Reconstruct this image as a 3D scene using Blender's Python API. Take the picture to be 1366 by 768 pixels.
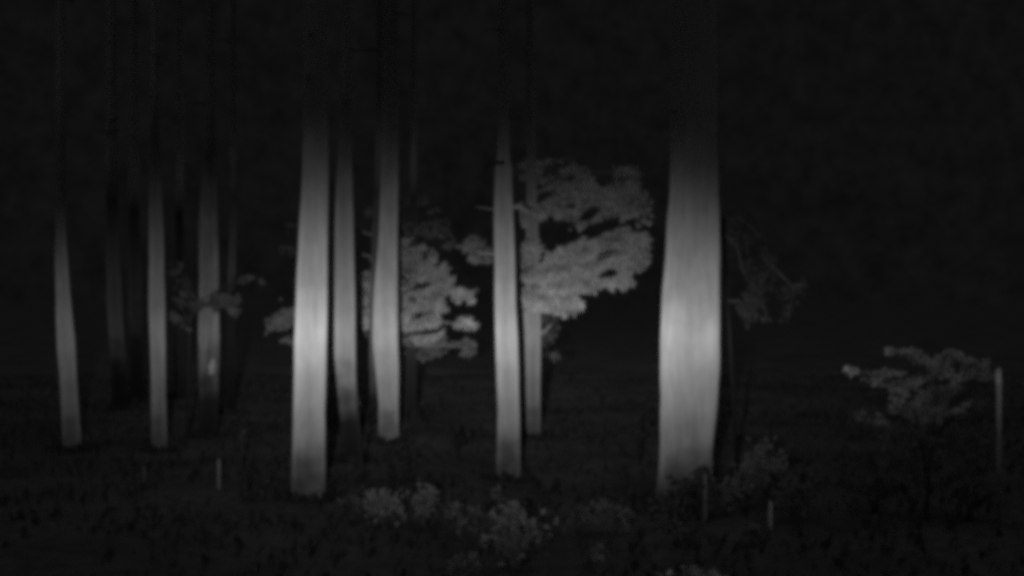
import bpy, math, random
import numpy as np
from mathutils import Vector, noise

# ------------------------------------------------------------------ clearing
for o in list(bpy.data.objects):
    bpy.data.objects.remove(o, do_unlink=True)
scene = bpy.context.scene
C = scene.collection

# ------------------------------------------------------------------ camera
F = 1465.0          # focal length in photo pixels (photo is 1366 wide)
HZ = 400.0          # horizon row
CH = 1.5            # camera height
cam_d = bpy.data.cameras.new('camera')
cam = bpy.data.objects.new('camera', cam_d)
C.objects.link(cam)
cam.location = (0, 0, CH)
cam.rotation_euler = (math.radians(90), 0, 0)
cam_d.sensor_width = 36.0
cam_d.lens = 36.0 * F / 1366.0
cam_d.shift_y = (HZ - 384.0) / 1366.0
cam_d.clip_start = 0.05
cam_d.clip_end = 2000
cam_d.dof.use_dof = True
cam_d.dof.focus_distance = 3.9
cam_d.dof.aperture_fstop = 3.2
scene.camera = cam
scene.render.engine = 'CYCLES'
try:
    scene.cycles.pixel_filter_type = 'BLACKMAN_HARRIS'
    scene.cycles.filter_width = 5.6
    scene.cycles.use_denoising = False
except Exception:
    pass

def W(px, py, Y):
    return Vector(((px - 683.0) / F * Y, Y, CH + (HZ - py) / F * Y))

# ------------------------------------------------------------------ night sky
SKY_LOW, SKY_TOP, SKY_ZENITH = 0.0046, 0.034, 0.20  # brighter overhead, out of view: added to lift the ground and trunks
w = bpy.data.worlds.new('World')
scene.world = w
w.use_nodes = True
nt = w.node_tree
bg = nt.nodes['Background']
tc = nt.nodes.new('ShaderNodeTexCoord')
sep = nt.nodes.new('ShaderNodeSeparateXYZ')
mr = nt.nodes.new('ShaderNodeMapRange')
mr.inputs['From Min'].default_value = 0.30
mr.inputs['From Max'].default_value = 0.75
mr.inputs['To Min'].default_value = SKY_LOW
mr.inputs['To Max'].default_value = SKY_TOP
nt.links.new(tc.outputs['Generated'], sep.inputs[0])
nt.links.new(sep.outputs['Z'], mr.inputs['Value'])
mz = nt.nodes.new('ShaderNodeMapRange')
mz.inputs['From Min'].default_value = 0.72
mz.inputs['From Max'].default_value = 0.97
mz.inputs['To Min'].default_value = 0.0
mz.inputs['To Max'].default_value = SKY_ZENITH
nt.links.new(sep.outputs['Z'], mz.inputs['Value'])
ad = nt.nodes.new('ShaderNodeMath'); ad.operation = 'ADD'
nt.links.new(mr.outputs[0], ad.inputs[0]); nt.links.new(mz.outputs[0], ad.inputs[1])
# fine mottling added over the sky to stand in for camera grain
cn = nt.nodes.new('ShaderNodeTexNoise'); cn.inputs['Scale'].default_value = 55.0
cn.inputs['Detail'].default_value = 6.0; cn.inputs['Roughness'].default_value = 0.7
nt.links.new(tc.outputs['Generated'], cn.inputs['Vector'])
cm = nt.nodes.new('ShaderNodeMapRange')
cm.inputs['From Min'].default_value = 0.3; cm.inputs['From Max'].default_value = 0.7
cm.inputs['To Min'].default_value = 0.66; cm.inputs['To Max'].default_value = 1.38
nt.links.new(cn.outputs['Fac'], cm.inputs['Value'])
ml = nt.nodes.new('ShaderNodeMath'); ml.operation = 'MULTIPLY'
nt.links.new(ad.outputs[0], ml.inputs[0]); nt.links.new(cm.outputs[0], ml.inputs[1])
nt.links.new(ml.outputs[0], bg.inputs['Strength'])
bg.inputs['Color'].default_value = (1, 1, 1, 1)

# ------------------------------------------------------------------ hand lamp beside the camera (beam wider than tall)
LAMP_X = -0.30
BEAM_PX, BEAM_PY = 585.0, 446.0
POWER = 3550.0
ld = bpy.data.lights.new('hand_lamp_beam', 'SPOT')
ld.energy = POWER
ld.shadow_soft_size = 0.03
ld.spot_size = math.radians(95)
ld.spot_blend = 1.0
lamp = bpy.data.objects.new('hand_lamp_beam', ld)
C.objects.link(lamp)
lamp.location = (LAMP_X, -0.05, CH - 0.05)
aim = W(BEAM_PX, BEAM_PY, 9.5)
lamp.rotation_euler = (aim - lamp.location).to_track_quat('-Z', 'Y').to_euler()
ld.use_nodes = True
ln = ld.node_tree
em = ln.nodes['Emission']
t = ln.nodes.new('ShaderNodeTexCoord')
sp = ln.nodes.new('ShaderNodeSeparateXYZ')
ln.links.new(t.outputs['Normal'], sp.inputs[0])
def M_(op, a, b=None, c=None):
    n = ln.nodes.new('ShaderNodeMath'); n.operation = op
    for i, v in enumerate((a, b, c)):
        if v is None: continue
        if isinstance(v, (int, float)): n.inputs[i].default_value = v
        else: ln.links.new(v, n.inputs[i])
    return n.outputs[0]
az = M_('MAXIMUM', M_('ABSOLUTE', sp.outputs['Z']), 0.01)
u = M_('MULTIPLY', M_('DIVIDE', sp.outputs['X'], az), F)
v = M_('MULTIPLY', M_('DIVIDE', sp.outputs['Y'], az), F)
gu = M_('MULTIPLY', M_('MULTIPLY', u, u), -0.5 / (330.0 ** 2))
up = M_('POWER', M_('DIVIDE', M_('MAXIMUM', v, 0.0), 112.0), 1.3)
dn = M_('POWER', M_('DIVIDE', M_('MAXIMUM', M_('MULTIPLY', v, -1.0), 0.0), 98.0), 1.35)
core = M_('EXPONENT', M_('SUBTRACT', gu, M_('ADD', up, dn)))
# the reflector's upper rim: an oval edge, soft
rim = M_('POWER', M_('SUBTRACT', 1.0, M_('POWER', M_('DIVIDE', M_('MINIMUM', M_('ABSOLUTE', u), 540.0), 565.0), 2.5)), 0.42)
edge = M_('DIVIDE', M_('MAXIMUM', v, 0.0), M_('MULTIPLY', rim, 315.0))
# brighter inner oval of the reflector
ir = M_('SQRT', M_('ADD', M_('POWER', M_('DIVIDE', M_('ABSOLUTE', u), 400.0), 2.0), M_('POWER', M_('DIVIDE', M_('MAXIMUM', v, 0.0), 70.0), 2.0)))
hot = ln.nodes.new('ShaderNodeMapRange'); hot.interpolation_type = 'SMOOTHSTEP'
hot.inputs['From Min'].default_value = 0.88; hot.inputs['From Max'].default_value = 1.12
hot.inputs['To Min'].default_value = 1.0; hot.inputs['To Max'].default_value = 0.88
ln.links.new(ir, hot.inputs['Value'])
core = M_('MULTIPLY', core, hot.outputs[0])
mrn = ln.nodes.new('ShaderNodeMapRange'); mrn.interpolation_type = 'SMOOTHSTEP'
mrn.inputs['From Min'].default_value = 0.38; mrn.inputs['From Max'].default_value = 1.06
mrn.inputs['To Min'].default_value = 1.0; mrn.inputs['To Max'].default_value = 0.0
ln.links.new(edge, mrn.inputs['Value'])
gs = M_('EXPONENT', M_('SUBTRACT', M_('MULTIPLY', M_('MULTIPLY', u, u), -0.5 / (560.0 ** 2)),
                       M_('MULTIPLY', M_('MULTIPLY', v, v), 0.5 / (150.0 ** 2))))
tot = M_('MULTIPLY', M_('ADD', core, M_('MULTIPLY', gs, 0.035)), mrn.outputs[0])
ln.links.new(tot, em.inputs['Strength'])

scene.view_settings.view_transform = 'Standard'
scene.view_settings.look = 'None'
scene.view_settings.exposure = 0.0
scene.view_settings.gamma = 1.0
scene.view_settings.use_curve_mapping = False

# ------------------------------------------------------------------ materials
def mat_bark(name, base, dark=0.8, foot_shade_z=None, foot_shade=0.03, seed=0.0, top=None, top_z=3.2):
    m = bpy.data.materials.new(name); m.use_nodes = True
    n = m.node_tree; n.nodes.clear()
    out = n.nodes.new('ShaderNodeOutputMaterial')
    d = n.nodes.new('ShaderNodeBsdfDiffuse'); d.inputs['Roughness'].default_value = 1.0
    tc = n.nodes.new('ShaderNodeTexCoord')
    mp = n.nodes.new('ShaderNodeMapping'); mp.inputs['Scale'].default_value = (22, 22, 2.6)
    mp.inputs['Location'].default_value = (seed, seed * 2, seed * 3)
    nz = n.nodes.new('ShaderNodeTexNoise'); nz.inputs['Scale'].default_value = 1.0
    nz.inputs['Detail'].default_value = 7; nz.inputs['Roughness'].default_value = 0.62
    n.links.new(tc.outputs['Object'], mp.inputs[0]); n.links.new(mp.outputs[0], nz.inputs['Vector'])
    n2 = n.nodes.new('ShaderNodeTexNoise'); n2.inputs['Scale'].default_value = 4.5
    n2.inputs['Detail'].default_value = 5; n.links.new(tc.outputs['Object'], n2.inputs['Vector'])
    r1 = n.nodes.new('ShaderNodeMapRange')
    r1.inputs['From Min'].default_value = 0.34; r1.inputs['From Max'].default_value = 0.64
    r1.inputs['To Min'].default_value = base * dark; r1.inputs['To Max'].default_value = base * 1.12
    n.links.new(nz.outputs['Fac'], r1.inputs['Value'])
    r2 = n.nodes.new('ShaderNodeMapRange')
    r2.inputs['From Min'].default_value = 0.3; r2.inputs['From Max'].default_value = 0.7
    r2.inputs['To Min'].default_value = 0.88; r2.inputs['To Max'].default_value = 1.08
    n.links.new(n2.outputs['Fac'], r2.inputs['Value'])
    mu = n.nodes.new('ShaderNodeMath'); mu.operation = 'MULTIPLY'
    n.links.new(r1.outputs[0], mu.inputs[0]); n.links.new(r2.outputs[0], mu.inputs[1])
    val = mu.outputs[0]
    if foot_shade_z is not None:      # shade and beam fade painted as a dark foot, ragged upper edge
        s = n.nodes.new('ShaderNodeSeparateXYZ'); n.links.new(tc.outputs['Object'], s.inputs[0])
        a = n.nodes.new('ShaderNodeMath'); a.operation = 'MULTIPLY_ADD'
        n.links.new(n2.outputs['Fac'], a.inputs[0]); a.inputs[1].default_value = 0.9
        n.links.new(s.outputs['Z'], a.inputs[2])
        r = n.nodes.new('ShaderNodeMapRange')
        r.inputs['From Min'].default_value = foot_shade_z + 0.20; r.inputs['From Max'].default_value = foot_shade_z + 0.85
        n.links.new(a.outputs[0], r.inputs['Value'])
        mx = n.nodes.new('ShaderNodeMix'); mx.data_type = 'FLOAT'
        n.links.new(r.outputs[0], mx.inputs[0]); mx.inputs[2].default_value = foot_shade
        n.links.new(val, mx.inputs[3]); val = mx.outputs[0]
    if top is not None:         # bark painted paler higher up, making up for weak sky light
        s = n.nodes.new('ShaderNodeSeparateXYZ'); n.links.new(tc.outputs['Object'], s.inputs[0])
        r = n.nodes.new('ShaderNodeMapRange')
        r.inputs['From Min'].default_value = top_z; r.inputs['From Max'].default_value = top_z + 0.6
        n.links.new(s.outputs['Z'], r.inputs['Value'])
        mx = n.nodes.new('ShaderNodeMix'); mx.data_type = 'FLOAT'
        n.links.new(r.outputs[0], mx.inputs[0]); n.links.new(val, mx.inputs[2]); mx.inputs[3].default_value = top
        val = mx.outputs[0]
    cb = n.nodes.new('ShaderNodeCombineColor')
    for i in range(3): n.links.new(val, cb.inputs[i])
    n.links.new(cb.outputs[0], d.inputs['Color'])
    bp = n.nodes.new('ShaderNodeBump'); bp.inputs['Strength'].default_value = 0.3
    bp.inputs['Distance'].default_value = 0.012
    n.links.new(nz.outputs['Fac'], bp.inputs['Height']); n.links.new(bp.outputs[0], d.inputs['Normal'])
    n.links.new(d.outputs[0], out.inputs[0])
    return m

def mat_leaf(name, base, var=0.35, trans=0.25):
    m = bpy.data.materials.new(name); m.use_nodes = True
    n = m.node_tree; n.nodes.clear()
    out = n.nodes.new('ShaderNodeOutputMaterial')
    d = n.nodes.new('ShaderNodeBsdfDiffuse'); tr = n.nodes.new('ShaderNodeBsdfTranslucent')
    tc = n.nodes.new('ShaderNodeTexCoord')
    nz = n.nodes.new('ShaderNodeTexNoise'); nz.inputs['Scale'].default_value = 7.0
    nz.inputs['Detail'].default_value = 4
    n.links.new(tc.outputs['Object'], nz.inputs['Vector'])
    g = n.nodes.new('ShaderNodeNewGeometry')
    ad = n.nodes.new('ShaderNodeMath'); ad.operation = 'MULTIPLY_ADD'
    n.links.new(g.outputs['Random Per Island'], ad.inputs[0]); ad.inputs[1].default_value = 0.35
    n.links.new(nz.outputs['Fac'], ad.inputs[2])
    r1 = n.nodes.new('ShaderNodeMapRange')
    r1.inputs['From Min'].default_value = 0.4; r1.inputs['From Max'].default_value = 1.0
    r1.inputs['To Min'].default_value = base * (1 - var); r1.inputs['To Max'].default_value = base * (1 + var)
    n.links.new(ad.outputs[0], r1.inputs['Value'])
    cb = n.nodes.new('ShaderNodeCombineColor')
    for i in range(3): n.links.new(r1.outputs[0], cb.inputs[i])
    n.links.new(cb.outputs[0], d.inputs['Color']); n.links.new(cb.outputs[0], tr.inputs['Color'])
    mx = n.nodes.new('ShaderNodeMixShader'); mx.inputs[0].default_value = trans
    n.links.new(d.outputs[0], mx.inputs[1]); n.links.new(tr.outputs[0], mx.inputs[2])
    n.links.new(mx.outputs[0], out.inputs[0])
    return m

def mat_ground():
    m = bpy.data.materials.new('forest_floor'); m.use_nodes = True
    n = m.node_tree; n.nodes.clear()
    out = n.nodes.new('ShaderNodeOutputMaterial')
    d = n.nodes.new('ShaderNodeBsdfDiffuse'); d.inputs['Roughness'].default_value = 1
    tc = n.nodes.new('ShaderNodeTexCoord')
    nz = n.nodes.new('ShaderNodeTexNoise'); nz.inputs['Scale'].default_value = 9; nz.inputs['Detail'].default_value = 8
    n2 = n.nodes.new('ShaderNodeTexNoise'); n2.inputs['Scale'].default_value = 0.8; n2.inputs['Detail'].default_value = 4
    n.links.new(tc.outputs['Object'], nz.inputs['Vector']); n.links.new(tc.outputs['Object'], n2.inputs['Vector'])
    mu = n.nodes.new('ShaderNodeMath'); mu.operation = 'MULTIPLY'
    n.links.new(nz.outputs['Fac'], mu.inputs[0]); n.links.new(n2.outputs['Fac'], mu.inputs[1])
    r = n.nodes.new('ShaderNodeMapRange')
    r.inputs['From Min'].default_value = 0.12; r.inputs['From Max'].default_value = 0.42
    r.inputs['To Min'].default_value = 0.05; r.inputs['To Max'].default_value = 0.105
    n.links.new(mu.outputs[0], r.inputs['Value'])
    cb = n.nodes.new('ShaderNodeCombineColor')
    for i in range(3): n.links.new(r.outputs[0], cb.inputs[i])
    n.links.new(cb.outputs[0], d.inputs['Color'])
    bp = n.nodes.new('ShaderNodeBump'); bp.inputs['Distance'].default_value = 0.03
    n.links.new(nz.outputs['Fac'], bp.inputs['Height']); n.links.new(bp.outputs[0], d.inputs['Normal'])
    n.links.new(d.outputs[0], out.inputs[0])
    return m

LEAF = {}
def leaf(base):
    if base not in LEAF: LEAF[base] = mat_leaf('foliage_%d' % int(base * 100), base)
    return LEAF[base]
BARK = mat_bark('thin_bark', 0.34)

# ------------------------------------------------------------------ object helpers
def mesh_obj(name, verts, faces, mat, parent=None, smooth=True, origin=None):
    me = bpy.data.meshes.new(name)
    if origin is not None:
        o_ = np.array(origin)
        verts = [tuple(np.array(v) - o_) for v in verts] if not isinstance(verts, np.ndarray) else (verts - o_)
    if isinstance(verts, np.ndarray): verts = verts.tolist()
    me.from_pydata([tuple(v) for v in verts], [], faces)
    me.materials.append(mat)
    if smooth: me.polygons.foreach_set('use_smooth', [True] * len(me.polygons))
    me.update()
    o = bpy.data.objects.new(name, me); C.objects.link(o)
    if parent is not None: o.parent = parent
    if origin is not None and parent is None: o.location = origin
    return o

def thing(name, label, cat, loc, group=None):
    o = bpy.data.objects.new(name, None); C.objects.link(o)
    o.location = loc; o.empty_display_size = 0.2
    o['label'] = label; o['category'] = cat
    if group: o['group'] = group
    return o

def ground_z(x, y):
    a = noise.noise(Vector((x * 0.35, y * 0.35, 3.1))) * 0.10
    b = noise.noise(Vector((x * 1.3, y * 1.3, 7.7))) * 0.035
    return a + b - 0.02

def tube(path, radii, seg=7, wob=0.0, seed=0.0, verts=None, faces=None):
    """a tapered bent tube through the points; appended to verts / faces"""
    verts = [] if verts is None else verts; faces = [] if faces is None else faces
    base = len(verts); n = len(path)
    for i, p in enumerate(path):
        p = Vector(p)
        d = (Vector(path[min(i + 1, n - 1)]) - Vector(path[max(i - 1, 0)])).normalized()
        a = d.cross(Vector((0, 0, 1)))
        if a.length < 0.2: a = d.cross(Vector((0, 1, 0)))
        a.normalize(); b = d.cross(a)
        for k in range(seg):
            an = 2 * math.pi * k / seg
            r = radii[i]
            if wob: r *= 1 + wob * noise.noise(Vector((math.cos(an) * 1.6 + seed, math.sin(an) * 1.6, p.z * 1.7 + seed)))
            verts.append(tuple(p + (a * math.cos(an) + b * math.sin(an)) * r))
    for i in range(n - 1):
        for k in range(seg):
            k2 = (k + 1) % seg
            faces.append((base + i * seg + k, base + i * seg + k2, base + (i + 1) * seg + k2, base + (i + 1) * seg + k))
    faces.append(tuple(base + k for k in reversed(range(seg))))
    faces.append(tuple(base + (n - 1) * seg + k for k in range(seg)))
    return verts, faces

def leaves_mesh(points, dirs, nrm, L, Wd):
    """many small folded leaves (two triangles each side of a midrib).  all arrays (n,3); L, Wd (n,)"""
    d = dirs / (np.linalg.norm(dirs, axis=1, keepdims=True) + 1e-9)
    s = np.cross(d, nrm); s /= (np.linalg.norm(s, axis=1, keepdims=True) + 1e-9)
    up = np.cross(s, d)
    L = L[:, None]; Wd = Wd[:, None]
    p0 = points
    p1 = points + d * L * 0.45 + s * Wd + up * Wd * 0.35
    p2 = points + d * L + up * L * -0.08
    p3 = points + d * L * 0.45 - s * Wd + up * Wd * 0.35
    v = np.stack([p0, p1, p2, p3], axis=1).reshape(-1, 3)
    n = len(points)
    f = []
    for i in range(n):
        b = 4 * i
        f.append((b, b + 1, b + 2)); f.append((b, b + 2, b + 3))
    return v, f

def in_poly(x, y, poly):
    c = False; n = len(poly); j = n - 1
    for i in range(n):
        xi, yi = poly[i]; xj, yj = poly[j]
        if (yi > y) != (yj > y) and x < (xj - xi) * (y - yi) / (yj - yi) + xi: c = not c
        j = i
    return c

# foliage hanging in a body of space: outline (seen from the path), own distance, own thickness
def foliage_points(poly, holes, Y, thick, n, rng, lacy=0.0, sx=30.0):
    xs = [p[0] for p in poly]; ys = [p[1] for p in poly]
    pts = []
    tries = 0
    while len(pts) < n and tries < n * 40:
        tries += 1
        x = rng.uniform(min(xs), max(xs)); y = rng.uniform(min(ys), max(ys))
        jx = x + noise.noise(Vector((x / 9.0, y / 9.0, 1.0))) * 9; jy = y + noise.noise(Vector((x / 9.0, y / 9.0, 5.0))) * 7
        if not in_poly(jx, jy, poly): continue
        if any(in_poly(jx, jy, h) for h in holes): continue
        if lacy:
            q = noise.noise(Vector(((x * 0.94 - y * 0.34) / sx, (y * 0.94 + x * 0.34) / (sx * 0.36), 9.0 + Y)))
            if q < -0.5 + lacy * rng.uniform(0.88, 1.12): continue
        dep = noise.noise(Vector((x / 42.0, y / 26.0, Y))) * thick * 0.9 + rng.gauss(0, thick * 0.22)
        pts.append(W(x, y, Y + dep))
    return pts

def scatter_leaves(pts, trunk_xy, L, rng_np, droop=-0.35, face=0.9):
    P = np.array([tuple(p) for p in pts]); n = len(P)
    out = P.copy(); out[:, 0] -= trunk_xy[0]; out[:, 1] -= trunk_xy[1]; out[:, 2] = 0
    out /= (np.linalg.norm(out, axis=1, keepdims=True) + 1e-6)
    # neighbouring leaves share a direction: sprays
    coh = np.array([[noise.noise(Vector((p[0] * 4, p[1] * 4, p[2] * 10)) + Vector((11, 0, 0))), noise.noise(Vector((p[0] * 4, p[1] * 4, p[2] * 10)) + Vector((0, 23, 0))),
                     noise.noise(Vector((p[0] * 4, p[1] * 4, p[2] * 10)) + Vector((0, 0, 37)))] for p in P])
    d = out * 0.8 + coh * 2.6 + rng_np.normal(0, 0.3, (n, 3)); d[:, 2] += droop
    nr = coh[:, [1, 2, 0]] * 2.4 + rng_np.normal(0, 0.35, (n, 3))
    nr[:, 1] -= face; nr[:, 2] += 0.5
    Ls = L * rng_np.uniform(0.6, 1.35, n)
    return leaves_mesh(P, d, nr, Ls, Ls * rng_np.uniform(0.24, 0.36, n))

# ------------------------------------------------------------------ ground
def build_ground():
    xs = np.concatenate([np.linspace(-400, -30, 14), np.linspace(-14, 14, 150), np.linspace(30, 400, 14)])
    ys = np.concatenate([np.linspace(-60, -6, 8), np.linspace(0, 26, 150), np.linspace(32, 500, 20)])
    v = []; f = []
    for y in ys:
        for x in xs:
            v.append((x, y, ground_z(x, y)))
    nx = len(xs)
    for j in range(len(ys) - 1):
        for i in range(nx - 1):
            a = j * nx + i
            f.append((a, a + 1, a + nx + 1, a + nx))
    g = mesh_obj('ground', v, f, mat_ground())
    g['kind'] = 'structure'
    g['label'] = 'dark uneven forest floor under the trees'
build_ground()

# ------------------------------------------------------------------ trees
def crown_mesh(xy, z0, z1, R, seed, dens=900):
    """needle crown well above the lamp's beam: whorls of drooping sprays round the trunk"""
    rn = np.random.RandomState(seed)
    zz = rn.uniform(0, 1, dens) ** 1.2
    ang = rn.uniform(0, 2 * np.pi, dens)
    k = np.round(zz * 14) / 14
    r = R * (1 - k * 0.85) * np.sqrt(rn.uniform(0.02, 1, dens)) * (0.75 + 0.35 * np.sin(ang * 3 + k * 20))
    P = np.stack([xy[0] + r * np.cos(ang), xy[1] + r * np.sin(ang), z0 + (z1 - z0) * k - r * 0.30 + rn.normal(0, 0.10, dens)], 1)
    d = np.stack([np.cos(ang), np.sin(ang), np.full(dens, -0.45)], 1) + rn.normal(0, 0.3, (dens, 3))
    nr = np.stack([np.zeros(dens), np.zeros(dens), np.ones(dens)], 1) + rn.normal(0, 0.35, (dens, 3))
    L = rn.uniform(0.22, 0.5, dens)
    return leaves_mesh(P, d, nr, L, L * 0.22)

def trunk_obj(root, origin, prof, Y, H, mat, seed, rough=0.10, wob_amp=0.0, lean_top=0.0):
    """prof: (row, centre, width) in the photograph, read as real heights and widths at distance Y"""
    pts = []
    for (py, cx, wd) in prof:
        p = W(cx, py, Y); pts.append((p.z, p.x, wd / F * Y / 2))
    pts.sort()
    z_lo, x_lo, r_lo = pts[0]
    gz = origin[2]
    slope = (pts[1][1] - x_lo) / max(pts[1][0] - z_lo, 1e-3)
    pts = [(gz - 0.25, x_lo - slope * 0.3 * (z_lo - gz), r_lo * 1.25), (gz + 0.04, x_lo - slope * 0.3 * (z_lo - gz), r_lo * 1.12)] + [p for p in pts if p[0] > gz + 0.1]
    zt, xt, rt = pts[-1]
    for k in range(1, 7):
        q = k / 6.0
        pts.append((zt + (H - zt) * q, xt + lean_top * q, rt * (1 - 0.93 * q)))
    zs = np.array([p[0] for p in pts]); xs = np.array([p[1] for p in pts]); rs = np.array([p[2] for p in pts])
    zz = np.concatenate([np.arange(gz - 0.25, 5.0, 0.07), np.arange(5.0, H, 0.45), [H]])
    seg = 28
    v = []; f = []
    for z in zz:
        cx = np.interp(z, zs, xs); r = np.interp(z, zs, rs)
        cx += 0.012 * noise.noise(Vector((seed, z * 0.9, 0)))
        h = max(z - gz, 0)
        flare = 0.10 * math.exp(-h / 0.16)
        for k in range(seg):
            a = 2 * math.pi * k / seg
            ca, sa = math.cos(a), math.sin(a)
            rr = r * (1 + flare * (0.6 + 0.8 * noise.noise(Vector((ca * 1.5 + seed, sa * 1.5, 2)))) +
                      rough * noise.noise(Vector((ca * 2.2 + seed, sa * 2.2, z * 1.4))) +
                      rough * 0.55 * noise.noise(Vector((ca * 5 + seed, sa * 5, z * 4.5))))
            v.append((cx + rr * ca - origin[0], rr * sa, z - origin[2]))
    for i in range(len(zz) - 1):
        for k in range(seg):
            k2 = (k + 1) % seg
            f.append((i * seg + k, i * seg + k2, (i + 1) * seg + k2, (i + 1) * seg + k))
    f.append(tuple((len(zz) - 1) * seg + k for k in range(seg)))
    return mesh_obj('trunk', v, f, mat, root)

FEET = []
def tree(name, label, prof, Y, H, albedo, seed, group='tree trunks in the lamp light', foot_shade_z=0.10, foot_shade=0.05,
         crown_from=8.2, R=1.7, stubs=3, rough=0.10, dark=0.88):
    rng = random.Random(seed)
    lo = max(prof, key=lambda p: p[0])
    x0 = (lo[1] - 683) / F * Y
    gz = ground_z(x0, Y)
    org = (x0, Y, gz)
    FEET.append((x0, Y, lo[2] / F * Y / 2))
    root = thing(name, label, 'tree', org, group)
    if Y > 10 and foot_shade_z == 0.10: foot_shade_z = -0.06
    m = mat_bark('bark_%d' % seed, albedo, dark=dark, foot_shade_z=foot_shade_z, foot_shade=foot_shade, seed=seed * 1.37, top=0.62 if Y > 10 else 0.46, top_z=2.85 if albedo < 0.2 else 3.1 if Y > 10 else 2.8)
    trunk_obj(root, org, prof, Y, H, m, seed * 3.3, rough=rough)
    v, f = crown_mesh((0, 0), crown_from, H + 0.4, R, seed)
    mesh_obj('crown', v, f, leaf(0.07), root)
    # limbs carrying the crown
    for k in range(6):
        a = rng.uniform(0, 6.28); z = crown_from + k * (H - crown_from) / 7.0
        r = R * (1 - 0.75 * k / 6.0)
        path = [Vector((0, 0, z)), Vector((math.cos(a) * r * 0.5, math.sin(a) * r * 0.5, z + 0.03)), Vector((math.cos(a) * r, math.sin(a) * r, z - 0.3 * r))]
        v, f = tube(path, [0.03, 0.02, 0.006], 5)
        mesh_obj('limb', v, f, BARK, root)
    # short dead stubs on the lower trunk
    for k in range(stubs):
        a = rng.uniform(-2.6, -0.5); z = rng.uniform(2.9, 5.0)
        r = 0.09
        path = [Vector((0, 0, z)), Vector((math.cos(a) * 0.16, math.sin(a) * 0.16, z - 0.01)), Vector((math.cos(a) * 0.28, math.sin(a) * 0.28, z - 0.05))]
        v, f = tube(path, [0.014, 0.01, 0.005], 5)
        mesh_obj('dead_branch', v, f, BARK, root)
    return root, org, m

def limb(root, org, pts, radii, mat=BARK, name='limb', seg=6):
    path = [Vector(p) - Vector(org) for p in pts]
    v, f = tube(path, radii, seg)
    return mesh_obj(name, v, f, mat, root)

def foliage_part(root, org, specs, mat, seed, name='foliage', L=0.06, trunk_xy=None, droop=-0.35, face=0.9):
    """specs: list of (poly, holes, Y, thick, n, lacy)"""
    rng = random.Random(seed); rn = np.random.RandomState(seed)
    pts = []
    for s in specs:
        pts += foliage_points(s[0], s[1], s[2], s[3], s[4], rng, s[5] if len(s) > 5 else 0.0, s[6] if len(s) > 6 else 30.0)
    v, f = scatter_leaves(pts, trunk_xy or (org[0], org[1]), L, rn, droop, face)
    v = v - np.array(org)
    return mesh_obj(name, v, f, mat, root)

T = 'tree'
tree('pine_tree', 'thick pale trunk, widest of all, right of centre with leafy undergrowth at its foot',
     [(170, 925, 62), (240, 926, 65), (350, 923, 71), (430, 921, 76), (470, 921, 77), (550, 918, 74), (600, 914, 69), (655, 912, 66)],
     8.3, 17, 0.50, 1, R=2.3, crown_from=7.5, rough=0.07)
tree('pine_tree', 'brightest pale trunk, left of centre, second widest in the wood',
     [(170, 421, 33), (240, 420, 35), (300, 418, 37), (400, 416, 41), (450, 414, 43), (500, 413, 42), (550, 411, 41), (655, 411, 40)],
     8.4, 16, 0.44, 2, R=2.0, crown_from=7.2, rough=0.05)
tree('pine_tree', 'slimmer grey trunk close behind the right edge of the brightest trunk',
     [(160, 462, 14), (200, 460, 18), (260, 459, 22), (340, 459, 27), (400, 459, 30), (480, 461, 27), (545, 465, 24), (600, 468, 22)],
     10.4, 14, 0.36, 3, R=1.5, foot_shade_z=0.62, foot_shade=0.04, rough=0.06)
tree('pine_tree', 'pale trunk with leafy boughs spreading behind its right side, third from the brightest trunk',
     [(170, 521, 22), (250, 519, 24), (320, 518, 25), (400, 515, 32), (450, 514, 33), (500, 516, 30), (540, 518, 26), (583, 519, 24)],
     11.8, 15, 0.50, 4, R=1.6, rough=0.06)
r672, o672, m672 = tree('pine_tree', 'straight slim pale trunk at the centre with a branch at its upper right',
     [(160, 672, 14), (212, 672, 16), (222, 672, 21), (300, 672, 26), (400, 673, 28), (460, 676, 30), (550, 679, 29), (628, 678, 29)],
     9.5, 15, 0.42, 5, R=1.7, rough=0.05)
tree('pine_tree', 'slim grey trunk standing leftmost of all, leaning slightly',
     [(310, 81, 12), (350, 82, 16), (400, 85, 18), (450, 88, 22), (520, 92, 21), (600, 97, 20)],
     11.0, 12, 0.40, 6, group='slim trunks at the left', R=1.4, rough=0.08)
tree('pine_tree', 'very dim trunk between the leftmost trunk and the next bright slim one',
     [(280, 149, 15), (400, 152, 19), (470, 157, 19), (540, 160, 18)],
     15.0, 13, 0.14, 7, group='slim trunks at the left', R=1.4, foot_shade_z=0.75, foot_shade=0.03)
tree('pine_tree', 'slim straight grey trunk reaching high, second clear one from the left',
     [(170, 206, 10), (200, 206, 13), (300, 208, 18), (400, 209, 20), (500, 211, 19), (600, 213, 17)],
     11.0, 13, 0.30, 8, group='slim trunks at the left', R=1.4, rough=0.08)
rt280, ot280, _ = tree('pine_tree', 'blotchy grey trunk crossed by small leafy twigs, left of the brightest trunk',
     [(170, 281, 12), (230, 279, 17), (300, 278, 24), (450, 279, 26), (500, 278, 24), (580, 278, 22)],
     12.2, 13, 0.26, 9, group='slim trunks at the left', R=1.4, foot_shade_z=0.66, foot_shade=0.04, dark=0.6, rough=0.14)
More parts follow.
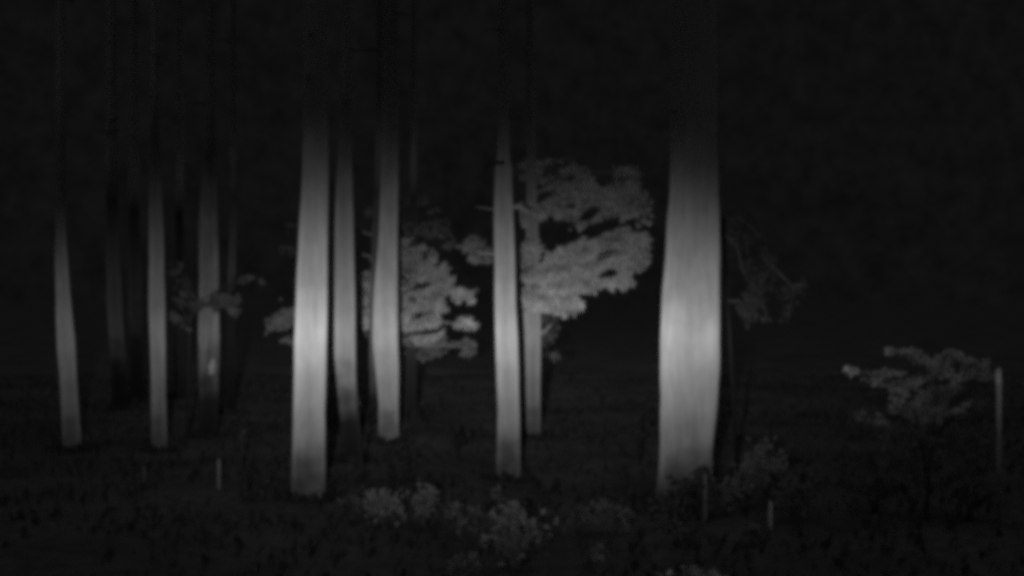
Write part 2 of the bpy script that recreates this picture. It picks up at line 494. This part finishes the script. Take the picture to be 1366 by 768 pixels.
# patch of lamp light painted as a pale piece low on the blotchy trunk
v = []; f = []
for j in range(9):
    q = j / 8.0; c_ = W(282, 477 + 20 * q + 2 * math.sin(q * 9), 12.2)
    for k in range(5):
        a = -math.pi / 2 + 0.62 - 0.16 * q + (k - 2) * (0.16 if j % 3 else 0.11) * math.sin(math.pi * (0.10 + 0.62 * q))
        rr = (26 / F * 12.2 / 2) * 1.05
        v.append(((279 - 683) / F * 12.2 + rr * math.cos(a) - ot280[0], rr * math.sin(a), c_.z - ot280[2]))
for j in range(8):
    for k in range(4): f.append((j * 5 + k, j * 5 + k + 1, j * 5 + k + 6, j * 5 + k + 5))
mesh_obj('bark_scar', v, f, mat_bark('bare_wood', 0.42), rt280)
tree('pine_tree', 'thin faint trunk just right of the blotchy twig-crossed trunk',
     [(280, 311, 8), (330, 310, 9), (380, 309, 10), (560, 307, 11)],
     14.5, 10, 0.13, 10, group='faint trunks farther back', R=1.1, foot_shade_z=1.55, foot_shade=0.03)
tree('pine_tree', 'barely visible trunk just left of the second clear slim trunk',
     [(300, 179, 14), (400, 180, 18), (480, 182, 18), (540, 184, 18)],
     16.5, 13, 0.09, 11, group='faint trunks farther back', R=1.3, foot_shade_z=1.1, foot_shade=0.03)
tree('pine_tree', 'dim narrow trunk half hidden behind the left edge of the trunk with leafy boughs',
     [(170, 507, 12), (300, 505, 15), (420, 501, 16), (500, 502, 17), (560, 503, 17)],
     13.6, 12, 0.14, 12, group='faint trunks farther back', R=1.3, foot_shade_z=0.25, foot_shade=0.03)
tree('pine_tree', 'almost invisible narrow trunk between the slim straight and blotchy trunks',
     [(300, 240, 10), (400, 240, 12), (540, 241, 12)],
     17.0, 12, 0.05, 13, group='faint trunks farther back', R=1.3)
tree('pine_tree', 'hair thin sapling stem rising dimly beneath the slimmer grey trunk',
     [(520, 479, 3.0), (580, 481, 3.5), (625, 482, 4)],
     9.0, 1.0, 0.12, 14, group='faint trunks farther back', R=0.01, crown_from=0.9, stubs=0) if False else None

# --- leafy tree with slim trunk right of the centre trunk, boughs to the right
Yb = 12.0
root, org, mb = tree('leafy_tree', 'leafy tree with a broad lit mass of boughs right of the centre trunk',
     [(230, 708, 12), (290, 709, 16), (340, 710, 17), (430, 710, 24), (500, 711, 21), (583, 712, 17)],
     Yb, 9.5, 0.34, 15, group='leafy trees in the lamp light', crown_from=6.2, R=1.0, rough=0.07, stubs=0)
big = [(694, 322), (722, 318), (745, 330), (775, 320), (800, 314), (822, 304), (840, 302), (852, 300), (862, 310), (864, 326), (866, 345),
       (853, 362), (840, 366), (850, 378), (830, 382), (806, 384), (790, 388), (783, 396), (779, 410), (768, 419), (748, 423), (725, 416), (702, 410), (693, 398), (692, 350)]
upper = [(684, 268), (704, 272), (722, 262), (724, 248), (752, 243), (790, 246), (815, 252), (846, 240), (850, 262), (848, 288),
         (822, 296), (805, 288), (792, 300), (774, 306), (758, 298), (748, 288), (722, 286), (716, 300), (700, 300), (688, 284)]
top = [(688, 218), (706, 214), (752, 212), (778, 222), (800, 226), (846, 222), (856, 240), (820, 252), (780, 248), (742, 246), (712, 246), (690, 236)]
right = [(846, 240), (858, 250), (872, 284), (868, 300), (848, 292)]
lowr = [(722, 418), (745, 424), (743, 446), (736, 462), (722, 458), (718, 440)]
low2 = [(722, 466), (748, 470), (745, 478), (724, 480)]
hole = [[(724, 296), (742, 292), (756, 304), (764, 318), (748, 326), (740, 338), (722, 338), (718, 318)], [(756, 308), (790, 303), (806, 292), (822, 288), (822, 294), (804, 304), (786, 316), (764, 318)]]
SLX = (org[0] + 0.9, Yb - 0.1)
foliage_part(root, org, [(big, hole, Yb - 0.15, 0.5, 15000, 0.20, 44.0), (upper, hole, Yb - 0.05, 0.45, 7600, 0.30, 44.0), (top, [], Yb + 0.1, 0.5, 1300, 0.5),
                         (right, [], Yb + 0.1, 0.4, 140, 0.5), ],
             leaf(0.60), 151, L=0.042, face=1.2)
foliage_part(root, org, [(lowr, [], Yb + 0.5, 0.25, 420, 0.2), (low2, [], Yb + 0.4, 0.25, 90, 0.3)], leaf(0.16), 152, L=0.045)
for (a, b, c) in (((710, 330), (770, 350), (850, 330)), ((710, 395), (740, 400), (772, 405)), ((709, 300), (760, 270), (845, 262)),
                  ((709, 272), (700, 275), (688, 270)), ((709, 262), (760, 232), (840, 228)), ((710, 370), (780, 372), (838, 370)), ((711, 450), (726, 442), (738, 430))):
    limb(root, org, [W(a[0], a[1], Yb), W(b[0], b[1], Yb - 0.05), W(c[0], c[1], Yb + 0.05)], [0.022, 0.014, 0.004])

# branch ring and twigs on the centre trunk
limb(r672, o672, [W(672, 278, 9.5), W(690, 276, 9.6), W(708, 279, 9.8)], [0.022, 0.017, 0.008], m672, 'branch')
limb(r672, o672, [W(670, 281, 9.5), W(655, 279, 9.55), W(634, 276, 9.65)], [0.012, 0.006, 0.003], name='branch')
limb(r672, o672, [W(668, 340, 9.55), W(645, 338, 9.9), W(618, 330, 10.2)], [0.012, 0.008, 0.003], name='branch')
limb(r672, o672, [W(671, 217, 9.40), W(660, 218, 9.3), W(648, 222, 9.15)], [0.02, 0.013, 0.006], mat_bark('dead_wood', 0.05), 'dead_branch')
foliage_part(r672, o672, [([(615, 318), (632, 312), (648, 320), (644, 332), (659, 336), (658, 348), (640, 347), (622, 338)], [], 10.1, 0.25, 330, 0.25)],
             leaf(0.24), 161, L=0.06)

# --- young leafy tree behind the pale trunk
Yc = 14.2
root, org, _ = tree('leafy_tree', 'low leafy tree behind the pale trunk, forked bough tips pointing right',
     [(240, 552, 8), (350, 550, 12), (450, 549, 14), (540, 548, 15)],
     Yc + 0.25, 8.5, 0.08, 16, group='leafy trees in the lamp light', crown_from=6.8, R=0.7, foot_shade_z=0.9, stubs=0)
mainp = [(478, 372), (500, 352), (500, 330), (538, 318), (556, 322), (575, 340), (592, 352), (606, 366), (600, 382), (622, 384), (632, 388), (628, 404),
         (612, 402), (598, 400), (592, 408), (606, 420), (626, 424), (636, 430), (634, 440), (610, 442), (592, 446), (574, 456), (556, 456), (536, 448), (500, 440), (480, 432)]
lowc = [(530, 440), (560, 450), (600, 440), (624, 450), (634, 462), (628, 474),
         (600, 472), (578, 480), (556, 478), (536, 466), (500, 452), (480, 446), (482, 428)]
tips = [[(610, 385), (622, 384), (632, 388), (629, 403), (614, 402)], [(612, 426), (628, 425), (636, 431), (634, 439), (614, 439)]]
hol = [[(555, 374), (568, 376), (570, 384), (557, 385)], [(562, 332), (574, 342), (572, 352), (562, 350)], [(602, 392), (590, 398), (590, 408), (604, 412), (640, 412), (640, 406)]]
leftp = [(352, 428), (374, 420), (382, 404), (372, 400), (396, 396), (420, 396), (420, 460), (392, 458), (370, 448), (356, 444)]
left2 = [(364, 326), (380, 328), (400, 320), (420, 322), (420, 344), (398, 342), (390, 336), (370, 336)]
left3 = [(376, 296), (400, 292), (420, 300), (400, 308), (382, 306)]
upc = [(535, 262), (560, 256), (588, 280), (600, 308), (606, 330), (588, 330), (570, 318), (545, 310), (500, 320), (478, 300), (500, 272)]
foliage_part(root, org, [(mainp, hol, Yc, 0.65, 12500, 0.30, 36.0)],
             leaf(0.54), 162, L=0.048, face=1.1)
foliage_part(root, org, [(upc, [], Yc + 0.5, 0.5, 1100, 0.52), (lowc, [], Yc + 0.3, 0.5, 1700, 0.42, 22.0)], leaf(0.24), 166, L=0.05)  # low leaves toned darker, fading light put into their colour
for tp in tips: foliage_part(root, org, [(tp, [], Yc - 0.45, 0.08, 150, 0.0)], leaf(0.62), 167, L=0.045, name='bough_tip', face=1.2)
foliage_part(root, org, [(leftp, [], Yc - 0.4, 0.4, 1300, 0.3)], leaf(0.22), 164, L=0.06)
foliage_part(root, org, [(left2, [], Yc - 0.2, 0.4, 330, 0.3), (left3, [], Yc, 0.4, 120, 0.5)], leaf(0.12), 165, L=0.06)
for (a, b, c) in (((550, 395), (590, 390), (628, 394)), ((550, 430), (595, 430), (632, 434)), ((550, 360), (570, 350), (602, 372)), ((549, 460), (590, 460), (626, 464)),
                  ((549, 430), (470, 425), (360, 434)), ((550, 360), (470, 335), (372, 330)), ((551, 330), (470, 305), (382, 300)), ((550, 400), (520, 390), (485, 395))):
    limb(root, org, [W(a[0], a[1], Yc + 0.25), W(b[0], b[1], Yc), W(c[0], c[1], Yc - 0.1)], [0.02, 0.012, 0.004])

# --- twiggy shoots crossing the blotchy trunk
Yd = 11.8
gz = ground_z((250 - 683) / F * Yd, Yd)
org = ((250 - 683) / F * Yd, Yd, gz)
root = thing('young_tree', 'spindly young tree with thin leafy twigs crossing the blotchy trunk', 'tree', org, 'sparse young trees')
limb(root, org, [(org[0], Yd, gz - 0.1), W(251, 500, Yd), W(254, 400, Yd), W(256, 330, Yd)], [0.018, 0.014, 0.01, 0.004], mat_bark('dim_bark', 0.04), 'trunk')
for (a, b, c) in (((253, 425), (270, 405), (316, 398)), ((253, 430), (240, 410), (232, 402)), ((255, 380), (246, 365), (238, 352)), ((254, 440), (244, 432), (236, 424)), ((254, 410), (300, 380), (345, 372))):
    limb(root, org, [W(a[0], a[1], Yd), W(b[0], b[1], Yd - 0.1), W(c[0], c[1], Yd - 0.2)], [0.008, 0.005, 0.002], mat_bark('dim_twig', 0.07))
tw = [(232, 398), (262, 402), (300, 390), (316, 396), (318, 414), (304, 420), (296, 408), (262, 412), (240, 408)]
tw2 = [(222, 352), (246, 348), (252, 372), (262, 392), (240, 396), (228, 372)]
tw3 = [(318, 368), (346, 366), (352, 376), (322, 380)]
tw4 = [(232, 412), (246, 424), (256, 440), (246, 440), (232, 426)]
foliage_part(root, org, [(tw, [], Yd - 0.12, 0.2, 560, 0.12), (tw2, [], Yd, 0.3, 170, 0.45), (tw3, [], Yd, 0.2, 80, 0.2), (tw4, [], Yd, 0.2, 80, 0.2)],
             leaf(0.12), 171, L=0.055)

# --- drooping looped shoots right of the widest trunk
Ye = 10.0
org = ((985 - 683) / F * Ye, Ye, ground_z((985 - 683) / F * Ye, Ye))
root = thing('young_tree', 'wispy young tree with drooping looped twigs right of the widest trunk', 'tree', org, 'sparse young trees')
limb(root, org, [(org[0], Ye, org[2] - 0.1), W(978, 520, Ye), W(972, 420, Ye), W(966, 330, Ye), W(962, 285, Ye)], [0.02, 0.017, 0.013, 0.009, 0.004], mat_bark('dim_bark', 0.04), 'trunk')
loops = [((964, 292), (985, 290), (1004, 305), (1020, 326), (1030, 350), (1026, 366)), ((966, 310), (984, 330), (990, 360), (1002, 378)),
         ((964, 300), (976, 310), (994, 312), (998, 340)), ((972, 400), (984, 402), (1000, 408), (996, 432)), ((1004, 378), (1014, 388), (1018, 408), (1024, 425)),
         ((1028, 360), (1012, 380), (994, 398)), ((1020, 345), (1045, 370), (1060, 385), (1050, 430)), ((1060, 380), (1075, 382), (1070, 370))]
for i, lp in enumerate(loops):
    n = len(lp)
    limb(root, org, [W(p[0], p[1], Ye - 0.1 + 0.15 * k / n + 0.05 * (i % 3)) for k, p in enumerate(lp)], [0.011 - 0.007 * k / (n - 1) for k in range(n)], mat_bark('shoot_bark', 0.14))
f1 = [(962, 284), (1000, 286), (1032, 340), (1034, 372), (1022, 385), (1024, 410), (1022, 428), (1012, 424), (1004, 415), (998, 440), (988, 432), (986, 410), (966, 402), (986, 394), (1000, 380), (984, 350), (966, 320)]
fh = [[(988, 308), (1005, 325), (1018, 345), (1018, 362), (1005, 366), (996, 345)]]
f2 = [(1036, 380), (1060, 375), (1080, 380), (1064, 396), (1058, 432), (1042, 436), (1038, 410)]
f3 = [(984, 400), (1010, 396), (1020, 408), (1002, 418), (998, 438), (986, 430)]
foliage_part(root, org, [(f1, fh, Ye, 0.3, 1100, 0.42, 20.0), (f2, [], Ye + 0.2, 0.3, 230, 0.4, 20.0), (f3, [], Ye - 0.05, 0.15, 230, 0.1)], leaf(0.10), 181, L=0.045)

# --- low shrub at the right with outstretched shoots
Yf = 7.4
org = ((1235 - 683) / F * Yf, Yf, ground_z((1235 - 683) / F * Yf, Yf))
root = thing('shrub', 'shrub at the right with pale-tipped shoots reaching out to the left', 'shrub', org)
fb = mat_bark('shrub_bark', 0.3)
for pts in (((1235, 700), (1240, 620), (1246, 560), (1252, 500), (1262, 470)), ((1238, 640), (1225, 570), (1212, 520), (1180, 505), (1130, 491)),
            ((1240, 600), (1215, 560), (1185, 557), (1138, 553)), ((1246, 560), (1235, 500), (1215, 475), (1182, 466)), ((1240, 610), (1270, 540), (1300, 515), (1345, 500)),
            ((1244, 580), (1290, 545), (1330, 560)), ((1250, 520), (1290, 490), (1330, 470))):
    rr = [0.012 - 0.008 * k / (len(pts) - 1) for k in range(len(pts))]
    limb(root, org, [W(p[0], p[1], Yf - 0.05 * k) for k, p in enumerate(pts)], rr, mat_bark('shrub_stem', 0.05), 'stem')
s1 = [(1128, 487), (1142, 488), (1160, 496), (1176, 490), (1200, 490), (1220, 500), (1236, 480), (1262, 464), (1276, 468), (1290, 480), (1320, 476), (1310, 495), (1300, 500), (1282, 520), (1296, 530), (1280, 545),
      (1250, 560), (1225, 562), (1200, 556), (1186, 546), (1200, 538), (1184, 532), (1204, 524), (1192, 516), (1176, 516), (1162, 510), (1150, 508), (1150, 498), (1130, 496)]
s2 = [(1180, 462), (1200, 466), (1216, 464), (1236, 470), (1232, 482), (1212, 476), (1198, 472), (1182, 468)]
s3 = [(1134, 549), (1144, 550), (1176, 556), (1190, 556), (1186, 562), (1160, 562), (1136, 558)]
s4 = [(1290, 500), (1330, 490), (1350, 500), (1340, 520), (1310, 540), (1300, 560), (1280, 560), (1278, 540)]
foliage_part(root, org, [(s1, [[(1214, 514), (1226, 514), (1228, 526), (1214, 526)]], Yf - 0.1, 0.25, 1700, 0.22, 30.0), (s2, [], Yf - 0.1, 0.1, 150, 0.0), (s3, [], Yf - 0.1, 0.08, 110, 0.0), (s4, [], Yf, 0.3, 110, 0.5)],
             leaf(0.31), 191, L=0.036)
foliage_part(root, org, [([(1180, 560), (1290, 556), (1330, 600), (1300, 650), (1200, 650), (1160, 600)], [], Yf, 0.5, 900, 0.40, 30.0)], leaf(0.13), 193, L=0.04)
foliage_part(root, org, [([(1127, 488), (1140, 489), (1146, 496), (1132, 497)], [], Yf - 0.2, 0.04, 60)], leaf(0.75), 192, L=0.028, name='shoot_tip')

# --- thin pale stake at the right edge
Ys = 7.0
p0 = W(1332, 610, Ys)
org = (p0.x, Ys, ground_z(p0.x, Ys))
top_z = W(1333, 491, Ys).z - org[2]
root = thing('stake', 'thin pale wooden stake standing upright at the right edge', 'stake', org)
v, f = [], []
hw = 0.0120
prof = [(-0.2, hw * 0.8), (0.3, hw * 0.95), (top_z - 0.16, hw), (top_z - 0.02, hw * 1.15), (top_z, hw * 0.8)]
for (z, r) in prof:
    for (a, b) in ((-1, -0.7), (-0.7, -1), (0.7, -1), (1, -0.7), (1, 0.7), (0.7, 1), (-0.7, 1), (-1, 0.7)):
        v.append((a * r + 0.004 * math.sin(z * 9), b * r, z))
for i in range(len(prof) - 1):
    for k in range(8):
        f.append((i * 8 + k, i * 8 + (k + 1) % 8, i * 8 + 8 + (k + 1) % 8, i * 8 + 8 + k))
f.append(tuple(range(32, 40)))
mesh_obj('post', v, f, mat_bark('stake_wood', 0.62, dark=0.7, foot_shade_z=0.42, foot_shade=0.14), root, smooth=False)
v, f = [], []
for k in range(9):
    for r, z in ((hw * 1.30, top_z - 0.10), (hw * 1.30, top_z - 0.035)):
        a = 2 * math.pi * k / 8
        v.append((r * 1.05 * math.cos(a), r * 1.05 * math.sin(a), z))
for k in range(8): f.append((2 * k, 2 * k + 2, 2 * k + 3, 2 * k + 1))
mesh_obj('band', v, f, mat_bark('stake_band', 0.8, dark=0.9), root, smooth=False)

# ------------------------------------------------------------------ undergrowth
def plant(label, px, base_py, Y, w_px, h_px, base, seed, n=260, L=0.05, name='undergrowth_plant', group='leafy plants on the forest floor', stems=6):
    rng = random.Random(seed); rn = np.random.RandomState(seed)
    x0 = (px - 683) / F * Y; gz = ground_z(x0, Y)
    top = CH + (HZ - (base_py - h_px)) / F * Y - gz
    org = (x0, Y, gz)
    root = thing(name, label, 'plant', org, group)
    Wm = w_px / F * Y / 2
    v, f = [], []
    tips = []
    for k in range(stems):
        a = rng.uniform(0, 6.28); r = Wm * math.sqrt(rng.random())
        h = top * rng.uniform(0.7, 1.0) * (1 - 0.35 * (r / Wm) ** 2)
        tip = Vector((r * math.cos(a), r * math.sin(a) * 0.8, h))
        mid = Vector((r * 0.35 * math.cos(a), r * 0.3 * math.sin(a), h * 0.6))
        tube([Vector((0.02 * k / stems, 0, -0.05)), mid, tip], [0.006, 0.004, 0.002], 5, verts=v, faces=f)
        tips.append((mid, tip))
    mesh_obj('stems', v, f, leaf(base * 0.8), root)
    P = np.zeros((n, 3)); hpx = h_px / F * Y
    for i in range(n):
        m_, t_ = tips[rng.randrange(stems)]
        q = rng.random() ** 0.7
        p = m_.lerp(t_, q)
        s = 0.26 * Wm + 0.015
        P[i] = (p.x + rng.gauss(0, s), p.y + rng.gauss(0, s), max(p.z + rng.gauss(0, s * 0.7), 0.02))
    P[:, 2] = np.minimum(P[:, 2], top * 1.02)
    keep = np.array([noise.noise(Vector((p[0] * 11 + seed, p[1] * 11, p[2] * 11))) + rng.gauss(0, 0.10) > 0.0 for p in P])
    P = P[keep]; n = len(P)
    d = rn.normal(0, 0.7, (n, 3)) + P * np.array([1.5, 1.5, 0]); d[:, 2] += 0.1
    nr = rn.normal(0, 0.5, (n, 3)); nr[:, 2] += 0.5; nr[:, 1] -= 0.5
    Ls = L * rn.uniform(0.6, 1.3, n)
    v, f = leaves_mesh(P, d, nr, Ls, Ls * 0.34)
    mesh_obj('leaves', v, f, leaf(round(base * 0.80, 2)), root)
    return root

plant('brightest low plant, leafy heap right of the foot of the brightest trunk', 512, 690, 7.3, 48, 44, 0.42, 201, 420)
plant('dim leafy sprigs left of the brightest low plant', 482, 684, 7.5, 40, 38, 0.22, 202, 200)
plant('upright leafy plant with a tall narrow head, right of the brightest low plant', 563, 692, 7.3, 34, 52, 0.36, 203, 330)
plant('small dim sprig between the narrow-headed plant and the wide bushy one', 612, 702, 7.0, 22, 30, 0.34, 204, 110)
plant('wide bushy low plant in front of the centre trunk foot', 690, 742, 6.1, 62, 76, 0.40, 205, 620, L=0.045)
plant('faint twiggy plant left of the wide bushy low plant', 642, 716, 6.7, 30, 50, 0.24, 206, 150)
plant('small plant just below the centre trunk foot', 667, 668, 8.2, 16, 14, 0.30, 207, 60)
plant('low sprawling plant between the wide bushy one and the widest trunk', 768, 700, 7.0, 46, 26, 0.24, 208, 170)
plant('dim leafy plant with a pointed tip left of the widest trunk foot', 818, 702, 7.0, 46, 36, 0.30, 209, 260)
plant('tiny sprig near the bottom under the pointed-tip plant', 797, 744, 6.3, 14, 12, 0.36, 210, 40)
plant('leafy plant with star-like head right of the widest trunk foot', 1013, 668, 8.0, 62, 84, 0.30, 211, 640, L=0.05)
plant('low leafy plant against the right foot of the widest trunk', 960, 676, 7.7, 44, 44, 0.26, 212, 330)
plant('dark leafy plant covering the left foot of the widest trunk', 894, 694, 7.2, 40, 36, 0.16, 213, 420)
plant('dark leafy plant covering the middle foot of the widest trunk', 926, 684, 7.6, 36, 58, 0.14, 214, 1500)
plant('dim plant with a pale tip, between the star-like head and the right shrub', 1062, 682, 7.4, 44, 54, 0.20, 215, 260)
plant('faint leafy plant at the bottom under the widest trunk', 905, 722, 6.6, 60, 34, 0.18, 216, 220)
plant('pale rounded leafy top cut by the bottom edge under the widest trunk', 932, 800, 5.2, 66, 46, 0.62, 217, 700, L=0.04)
plant('faint sprig at the bottom right under the star-like head', 1002, 730, 6.6, 22, 26, 0.24, 218, 80)
plant('faint leafy sprigs hanging between the centre trunk and the widest trunk', 853, 600, 10.5, 24, 84, 0.10, 219, 120)
plant('very faint leafy plant behind, right of the pale trunk foot', 612, 612, 10.8, 26, 46, 0.09, 220, 110)
plant('faint leafy plant directly below the pale trunk foot', 540, 626, 9.6, 36, 22, 0.12, 221, 100)
plant('faint low plant left of the brightest trunk foot', 335, 668, 8.2, 40, 24, 0.12, 222, 120)
plant('faint low plant at the bottom between the brightest trunk and the bushy one', 625, 756, 5.9, 50, 24, 0.30, 223, 150)
plant('dim plant at the foot of the right shrub, left side', 1165, 672, 7.7, 60, 54, 0.14, 224, 220)
plant('dim plant at the foot of the thin stake', 1290, 690, 7.3, 60, 50, 0.14, 225, 220)

def stalk(label, px, top_py, bot_py, Y, r, alb, seed, lean=0.0):
    x0 = (px - 683) / F * Y; gz = ground_z(x0, Y)
    org = (x0, Y, gz); zt = CH + (HZ - top_py) / F * Y - gz
    root = thing('dry_stalk', label, 'stalk', org, 'pale dry stalks on the forest floor')
    v, f = tube([Vector((0, 0, -0.03)), Vector((lean * 0.3, 0, zt * 0.5)), Vector((lean, 0, zt * 0.86)), Vector((lean * 1.3, 0.0, zt))], [r, r, r * 0.9, r * 0.5], 6)
    mesh_obj('stem', v, f, mat_bark('stalk_%d' % seed, alb, dark=0.8), root)
    rn = np.random.RandomState(seed)
    P = np.array([[lean * q, 0, zt * q] for q in (0.35, 0.5, 0.65, 0.92, 0.97)])
    d = rn.normal(0, 1, (5, 3)); d[:, 2] = 1.2
    v, f = leaves_mesh(P, d, rn.normal(0, 1, (5, 3)), np.full(5, 0.04), np.full(5, 0.006))
    mesh_obj('leaves', v, f, leaf(0.2), root)
stalk('pale dry stalk standing between the blotchy trunk and the brightest trunk', 292, 612, 645, 8.8, 0.011, 0.42, 301)
stalk('tiny pale stalk at the foot of the second clear slim trunk', 193, 622, 640, 9.0, 0.009, 0.22, 302)
stalk('pale dry stalk standing below the star-headed plant', 1028, 668, 698, 7.2, 0.013, 0.62, 303)
stalk('pale upright stalk at the right foot of the widest trunk', 941, 632, 664, 7.5, 0.012, 0.30, 304)
stalk('hair thin tall stem rising below the slimmer grey trunk', 482, 530, 620, 9.0, 0.008, 0.06, 305, -0.03)
stalk('faint tall stem right of the pale dry stalk near the brightest trunk', 322, 575, 620, 9.4, 0.009, 0.08, 306)

# ------------------------------------------------------------------ grass and litter (nobody could count it)
def grass():
    rn = np.random.RandomState(77)
    n = 15000
    Y = 3.0 + 19 * rn.uniform(0, 1, n) ** 0.8
    X = rn.uniform(-0.62, 0.62, n) * Y
    keep = np.array([noise.noise(Vector((x * 0.9, y * 0.9, 0))) > -0.25 + 0.5 * rn.uniform() - 0.2 for x, y in zip(X, Y)])
    X, Y = X[keep], Y[keep]; n = len(X)
    for (tx, ty, tr) in FEET:
        a = rn.uniform(math.pi, 2 * math.pi, 150); rr = tr + np.abs(rn.normal(0.02, 0.09, 150))
        X = np.append(X, tx + rr * np.cos(a)); Y = np.append(Y, ty + rr * np.sin(a))
    n = len(X)
    Z = np.array([ground_z(x, y) for x, y in zip(X, Y)])
    P = np.stack([X, Y, Z], 1)
    d = rn.normal(0, 0.45, (n, 3)); d[:, 2] = 1.0
    nr = rn.normal(0, 1, (n, 3))
    L = rn.uniform(0.04, 0.12, n)
    v, f = leaves_mesh(P, d, nr, L, np.full(n, 0.006) + 0.02 * (rn.uniform(0, 1, n) < 0.25))
    o = mesh_obj('grass', v, f, leaf(0.08))
    o['kind'] = 'stuff'; o['label'] = 'dark low grass and small leaves over the forest floor'; o['category'] = 'grass'
grass()
